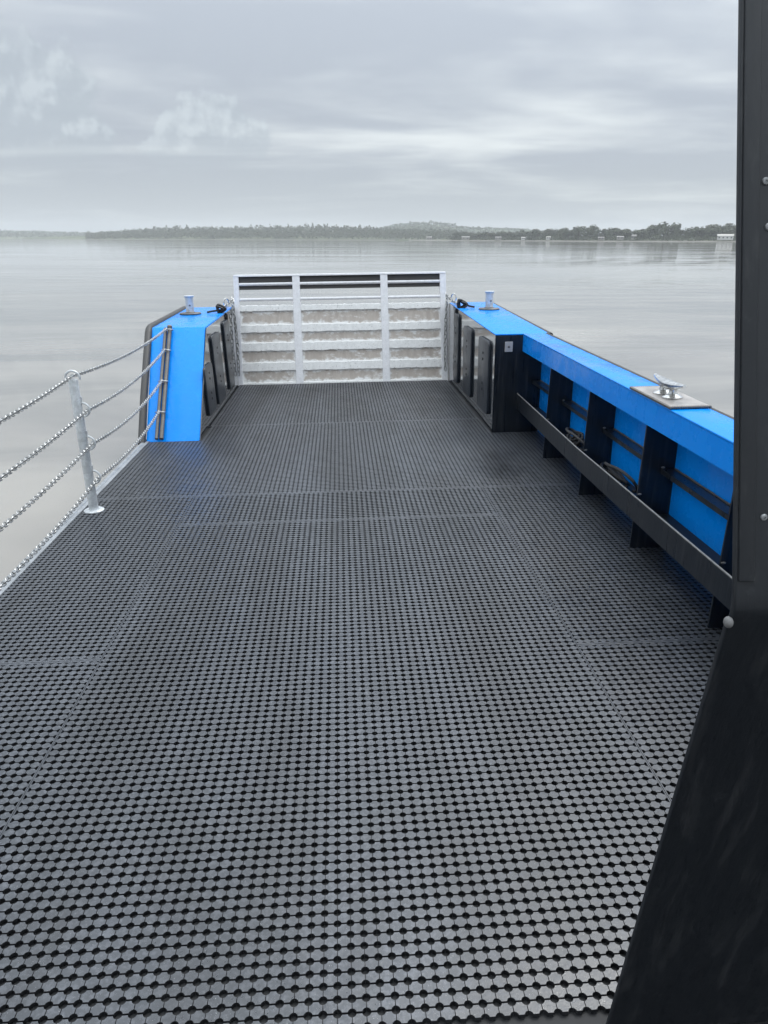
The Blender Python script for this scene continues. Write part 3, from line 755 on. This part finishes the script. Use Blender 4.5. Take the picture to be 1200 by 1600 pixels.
names = ('topmost of the four bright chains along the open left side', 'second from the top of the four side chains on the left',
         'third from the top of the four side chains on the left', 'lowest of the four side chains, just above the deck edge')
for k in range(4):
    xr = -1.752 if k == 0 else -1.690
    pts = sag(onrake(-1.757, CH_Z[k]-0.01, 0.05), (xr, 4.82, RZ[k]), (0.045, 0.055, 0.06, 0.05)[k])
    pts += sag((xr, 4.82, RZ[k]), (xr, 2.02, RZ[k]), (0.05, 0.05, 0.05, 0.062)[k])[1:]
    single('side_chain', chain_bm(pts, 0.0280, 0.0074, 0.0300, 0.18), 'chain_steel', (xr, 4.82, RZ[k]), names[k], 'chain', 'chains along the open side', smooth=True)

# ------------------------------------------------------------------ wheelhouse front (black, knuckled)
wh = thing('wheelhouse_front', 'black bolted wheelhouse panel filling the right foreground', 'panel', (1.2, 1.0, 0))
X0, X1 = 0.557, 1.96
def yl(z): return 1.121-0.1725*z
def yu(z): return 0.907+0.2775*(z-1.195)
def sheet(xa, xb, z0, z1, fy, t0, t1, bev=0.0):
    bm = bmesh.new()
    vs = [bm.verts.new((x, fy(z)+t, z)) for x in (xa, xb) for t in (t0, t1) for z in (z0, z1)]
    for q in ((0, 1, 3, 2), (4, 6, 7, 5), (0, 4, 5, 1), (2, 3, 7, 6), (0, 2, 6, 4), (1, 5, 7, 3)): bm.faces.new([vs[i] for i in q])
    if bev:
        bmesh.ops.recalc_face_normals(bm, faces=bm.faces)
        bmesh.ops.bevel(bm, geom=list(bm.edges), offset=bev, segments=3, profile=0.5, affect='EDGES')
    return bm
zk = 1.190
prof = [(yl(-0.013), -0.013), (yl(zk-0.02), zk-0.02), (0.9115, zk-0.005), (0.9105, zk+0.01), (yu(zk+0.03), zk+0.03), (yu(2.45), 2.45)]
bm = prism(bmesh.new(), prof+[(y-0.012, z) for y, z in prof[::-1]], 0, X0, X1)
bmesh.ops.recalc_face_normals(bm, faces=bm.faces)
bmesh.ops.bevel(bm, geom=[e for e in bm.edges if e.calc_face_angle(0) > 1.0], offset=0.003, segments=3, profile=0.5, affect='EDGES')
part('panel', bm, 'black_panel', wh, True)
part('edge_flat', sheet(X0+0.003, X0+0.026, 1.24, 2.44, yu, -0.0165, -0.0125, 0.0015), 'black_panel', wh, True)
bm = bmesh.new(); bmesh.ops.create_uvsphere(bm, u_segments=18, v_segments=10, radius=0.0088, matrix=Matrix.Translation((0.5535, 0.902, 1.176)) @ Matrix.Diagonal((0.75, 0.95, 1.0, 1)))
part('hinge_pin', bm, 'nylon', wh, True, 'pale round pin end at the knuckle')
for x, z in ((0.5925, 1.777), (0.5975, 1.718), (0.597, 1.328)):
    b2 = lathe(bmesh.new(), [(0.0052, 0.0), (0.0052, -0.0016), (0.0042, -0.0030), (0.0020, -0.0034), (0.0016, -0.0018)], (x, yu(z)-0.0125, z), 14, 'y')
    part('bolt', b2, 'bolt', wh, True)

# place everything of the barge on the water: trim and heel
for o in BOAT:
    o.matrix_world = T_BOAT @ Matrix.Translation(OFF[o])

# ------------------------------------------------------------------ far shore
def pol(az_deg, d): return d*math.sin(RAD(az_deg)), d*math.cos(RAD(az_deg))
def interp(t, xs, ys): return float(np.interp(t, xs, ys))
# ridge heights (metres above water) by azimuth
def land(name, az0, az1, dfn, crest, depth, mat, step=0.25):
    bm = bmesh.new(); prev = None
    a = az0
    while a <= az1+1e-6:
        d = dfn(a); h = crest(a)
        row = []
        for q, hh_ in ((-0.04, -1.0), (0.0, 0.5), (0.05, 1.5+0.08*h), (0.28, 0.45*h), (0.55, 0.85*h), (0.8, h), (1.0, 0.9*h), (1.3, -2)):
            x, y = pol(a, d+q*depth); z = hh_+0.12*h*mnoise.noise(Vector((x*0.004, y*0.004, 1.7)))*(q > 0.1)
            row.append(bm.verts.new((x, y, z)))
        if prev:
            for i in range(len(row)-1): bm.faces.new((prev[i], row[i], row[i+1], prev[i+1]))
        prev = row; a += step
    x, y = pol((az0+az1)/2, dfn((az0+az1)/2))
    return single(name, bm, mat, (x, y, 0), kind='structure', smooth=False, boat=False)
d_left = lambda a: 3300
d_mid = lambda a: interp(a, [-22, -17, -8, 6, 14], [2500, 2200, 1900, 1700, 1500])
d_right = lambda a: interp(a, [4, 10, 18, 30, 40], [1500, 1250, 1050, 950, 950])
c_left = lambda a: interp(a, [-40, -28, -23, -18, -12], [30, 28, 28, 22, 12])
c_mid = lambda a: interp(a, [-22, -18, -14, -12, -8, -2, 3, 8, 12], [5, 11, 19, 20, 19, 22, 18, 13, 5])
c_hill = lambda a: interp(a, [-2, 2, 4, 5.5, 7, 8.5, 10, 13, 16, 19], [6, 30, 48, 55, 55, 46, 40, 37, 25, 8])
c_right = lambda a: interp(a, [4, 10, 18, 23, 30, 40], [1.5, 2, 2.5, 3.5, 4, 5])
land('far_shore_land', -40, -12, d_left, c_left, 700, 'pasture')
land('hill', -2, 19, lambda a: 2500, c_hill, 600, 'pasture')
land('shore_land', -22, 12, d_mid, c_mid, 260, 'pasture')
land('shore_land', 4, 44, d_right, c_right, 200, 'pasture')
# muddy foreshore
for (a0, a1, fn) in ((-22, 5, d_mid), (5, 44, d_right)):
    bm = bmesh.new(); prev = None
    for a in np.arange(a0, a1+.01, 0.5):
        row = [bm.verts.new((*pol(a, fn(a)+q), z)) for q, z in ((-16, -0.3), (-11, 0.35), (4, 1.25), (30, 1.9))]
        if prev:
            for i in range(3): bm.faces.new((prev[i], row[i], row[i+1], prev[i+1]))
        prev = row
    single('foreshore', bm, 'mud_bank', (*pol((a0+a1)/2, fn((a0+a1)/2)), 0), kind='structure', boat=False)

def crown_bm(h, rx, seed, kind='round', n=420, leaf=0.75):
    R_ = random.Random(seed); bm = bmesh.new()
    lobes = []
    for i in range(9):
        a = R_.uniform(0, 6.283); q = R_.uniform(0.1, 0.75)
        if kind == 'round': lobes.append((rx*q*math.cos(a), rx*q*math.sin(a), h*R_.uniform(0.30, 0.82), rx*R_.uniform(0.28, 0.5), h*R_.uniform(0.13, 0.22)))
        else: lobes.append((rx*q*0.5*math.cos(a), rx*q*0.5*math.sin(a), h*(0.2+0.72*i/9), rx*(0.75-0.55*i/9), h*0.14))
    for i in range(n):
        lx, ly, lz, lr, lh = R_.choice(lobes)
        while True:
            v = Vector((R_.uniform(-1, 1), R_.uniform(-1, 1), R_.uniform(-1, 1)))
            if 0.15 < v.length < 1: break
        v = v.normalized()*v.length**0.4
        p_ = Vector((lx+v.x*lr, ly+v.y*lr, lz+v.z*lh)); s = leaf*R_.uniform(0.5, 1.3)
        nrm = (v+Vector((R_.uniform(-.6, .6), R_.uniform(-.6, .6), R_.uniform(-.2, .9)))).normalized()
        t1 = nrm.orthogonal().normalized(); t2 = nrm.cross(t1)
        a = R_.uniform(0, 6.283); t1, t2 = t1*math.cos(a)+t2*math.sin(a), t2*math.cos(a)-t1*math.sin(a)
        bm.faces.new([bm.verts.new(p_+t1*s+t2*s*0.1), bm.verts.new(p_+t2*s*0.8), bm.verts.new(p_-t1*s-t2*s*0.1), bm.verts.new(p_-t2*s*0.8)])
    return bm
def trunk_bm(h, r_, seed):
    R_ = random.Random(seed); bm = bmesh.new()
    tube(bm, [(0, 0, -0.5), (0.05*h*R_.uniform(-1, 1), 0, 0.3*h), (0.06*h*R_.uniform(-1, 1), 0.03*h, 0.7*h)], r_, 6, rs=[r_, r_*0.75, r_*0.3])
    for k in range(4):
        a = R_.uniform(0, 6.283); z0 = h*R_.uniform(0.25, 0.5)
        tube(bm, [(0, 0, z0), (0.15*h*math.cos(a), 0.15*h*math.sin(a), z0+0.2*h)], r_*0.4, 5, rs=[r_*0.4, r_*0.12])
    return bm
def data(bm, name, mat):
    me = bpy.data.meshes.new(name); bm.to_mesh(me); bm.free(); me.materials.append(M[mat]); return me
KINDS = [(data(crown_bm(11, 6.5, s, 'round'), 'crown', 'leaves'), data(trunk_bm(11, 0.35, s), 'trunk', 'bark')) for s in (1, 2, 3, 4, 5)]
CON = [(data(crown_bm(14, 3.2, s, 'cone', 300), 'crown', 'leaves'), data(trunk_bm(14, 0.3, s), 'trunk', 'bark')) for s in (6, 7)]
def tree(a, d, z, s, kind, label, group):
    x, y = pol(a, d)
    t = bpy.data.objects.new('shore_tree', None); COL.objects.link(t); t.location = (x, y, z); t.scale = (s*random.uniform(.9, 1.2), s*random.uniform(.9, 1.2), s*random.uniform(0.9, 1.1))
    t.rotation_euler = (0, 0, random.uniform(0, 6.28)); t['label'] = label; t['category'] = 'tree'; t['group'] = group
    for nm, me in (('crown', kind[0]), ('trunk', kind[1])):
        o = bpy.data.objects.new(nm, me); COL.objects.link(o); o.parent = t
# near right shore: separate trees, big heaps where the photograph shows them
def top_right(a):   # elevation (deg) of the tree tops
    return interp(a, [8, 11, 14, 15.7, 16.3, 17.1, 18.2, 18.8, 19.6, 20.6, 21.3, 22.3, 23.1, 24.0, 24.6, 26, 27.6, 29, 44],
                  [0.42, 0.50, 0.58, 0.66, 0.70, 0.88, 0.84, 0.60, 0.74, 0.62, 0.70, 0.86, 1.02, 0.92, 0.70, 0.78, 0.92, 0.9, 0.9])
a = 8.4
while a < 32:
    d = d_right(a)+random.uniform(14, 60); H_ = top_right(a)*d*math.pi/180+EYE_SEA-2.2
    H_ *= random.uniform(0.90, 1.22); s = H_/10.4
    far = a < 15
    tree(a, d, 2.0, s, random.choice(KINDS), 'dark hazy tree in the low row along the middle shore' if far else 'dark rounded tree in the taller row along the right hand shore',
         'trees along the middle shore' if far else 'trees along the right shore')
    a += 0.26*s*random.uniform(0.5, 1.1)
for a in (26.0, 25.6, 22.0):
    tree(a, d_right(a)+25, 2.0, 0.95, random.choice(CON), 'pointed conifer rising from the trees on the right shore', 'pointed conifers on the right shore')
# woods too far to tell apart: one mass each
def wood(name, label, az0, az1, dfn, dep, crest, hfn, n, leaf):
    R_ = random.Random(len(name)*7+int(az0)); V = []; Fc = []
    for i in range(n):
        a = R_.uniform(az0, az1); q = R_.random(); d = dfn(a)+dep*q
        ground = crest(a)*min(1, 0.15+q*1.05)
        ht = hfn(a)*(0.55+0.75*mnoise.noise(Vector((a*4.0, q*5, 3)))+0.35*mnoise.noise(Vector((a*13, q*9, 7))))
        if ht < 1.5: continue
        zz_ = ground+ht*R_.random()**0.6
        x, y = pol(a, d); s = leaf*R_.uniform(0.6, 1.4)
        nrm = Vector((R_.uniform(-1, 1), R_.uniform(-1, 0.4), R_.uniform(-0.3, 1))).normalized(); t1 = nrm.orthogonal().normalized(); t2 = nrm.cross(t1)
        b0 = len(V); c0 = Vector((x, y, zz_))
        V += [c0+t1*s, c0+t2*s, c0-t1*s, c0-t2*s]; Fc.append((b0, b0+1, b0+2, b0+3))
    o_ = Vector((*pol((az0+az1)/2, dfn((az0+az1)/2)), 0))
    me = bpy.data.meshes.new(name); me.from_pydata([v-o_ for v in V], [], Fc); me.materials.append(M['leaves'])
    o = bpy.data.objects.new(name, me); COL.objects.link(o); o.location = o_; o['kind'] = 'stuff'; o['label'] = label; o['category'] = 'woods'
wood('shore_woods', 'hazy belt of woods along the middle of the far shore', -18, 11, d_mid, 240, c_mid, lambda a: interp(a, [-18, -14, -12, -9, 0, 3, 8, 11], [9, 15, 19, 18, 19, 16, 13, 7]), 42000, 1.6)
wood('shore_scrub', 'low dark scrub along the foot of the right hand shore trees', 8, 33, d_right, 70, c_right, lambda a: 7.5, 16000, 0.9)
wood('hill_woods', 'pale hazy trees on the hill behind the shore', 0, 17, lambda a: 2500, 520, c_hill, lambda a: interp(a, [0, 3, 5, 8.4, 8.6, 10, 17], [8, 11, 14, 13, 6, 8, 5]), 12000, 2.2)
wood('distant_woods', 'faint strip of trees on the most distant shore at left', -40, -13, d_left, 650, c_left, lambda a: 14, 11000, 3.0)

# houses on the shore
def house(a, d, z, wid, dep, ht, roof, wall, label, rot=0.0, wins=2):
    wid *= 0.62; dep *= 0.7; ht *= 0.8; d += 22
    x, y = pol(a, d)
    t = bpy.data.objects.new('house', None); COL.objects.link(t); t.location = (x, y, z); t.rotation_euler = (0, 0, -RAD(a)+rot)
    t['label'] = label; t['category'] = 'house'; OFF[t] = Vector((0, 0, 0))
    part('wall', B(-wid/2, wid/2, -dep/2, dep/2, -1.0, ht), wall, t)
    bm = prism(bmesh.new(), [(-dep/2-0.5, ht+0.01), (dep/2+0.5, ht+0.01), (0, ht+dep*0.28)], 0, -wid/2-0.4, wid/2+0.4)
    part('roof', bm, roof, t)
    for k in range(wins):
        xc = -wid/2+wid*(k+0.5)/wins
        part('window', B(xc-0.8, xc+0.8, -dep/2-0.06, -dep/2-0.004, 0.9, 2.2), 'window_glass', t)
house(27.05, 935, 3.2, 27, 9, 4.4, 'roof_pale', 'white_wall', 'white house at the right end of the shore beside the black post', 0, 4)
house(20.2, 1010, 3.0, 13, 7, 3.0, 'roof_grey', 'pale_wall', 'pale low house under the trees at the right shore', 0.1)
house(21.15, 1005, 3.6, 9, 7, 4.2, 'roof_grey', 'pale_wall', 'small pale house tucked between two tree clumps on the right shore', -0.3)
house(18.9, 1020, 2.6, 12, 6, 2.6, 'roof_grey', 'pale_wall', 'grey roofed low building on the right shore', 0.0)
house(15.2, 1100, 3.0, 9, 6, 3.0, 'roof_pale', 'white_wall', 'white cottage at the water where the tall trees begin', 0.2)
house(13.4, 1140, 2.6, 8, 6, 2.8, 'roof_pale', 'white_wall', 'tiny white cottage in the middle of the low shore', 0.2)
house(11.6, 1180, 2.6, 14, 7, 3.2, 'roof_grey', 'pale_wall', 'long pale building on the low shore below the hill', -0.1)
house(9.2, 1240, 2.6, 20, 9, 3.6, 'roof_grey', 'pale_wall', 'pale shed with a broad roof below the hill', 0.0)
house(6.5, 1350, 2.6, 15, 9, 3.6, 'roof_grey', 'pale_wall', 'leftmost pale building at the foot of the hill', 0.15)

# ------------------------------------------------------------------ damp air
bm = B(-5150, 5150, -5150, 5150, -3.0, 95.0)
me = mesh_of('haze', bm); hz = bpy.data.objects.new('haze', me); COL.objects.link(hz); hz['kind'] = 'stuff'
m = bpy.data.materials.new('haze_air'); m.use_nodes = True; nt = m.node_tree; nt.nodes.clear()
pvn = nt.nodes.new('ShaderNodeVolumePrincipled'); pvn.inputs['Color'].default_value = (0.93, 0.96, 1.0, 1); pvn.inputs['Density'].default_value = 0.00017
ou = nt.nodes.new('ShaderNodeOutputMaterial'); nt.links.new(pvn.outputs[0], ou.inputs['Volume'])
me.materials.append(m)
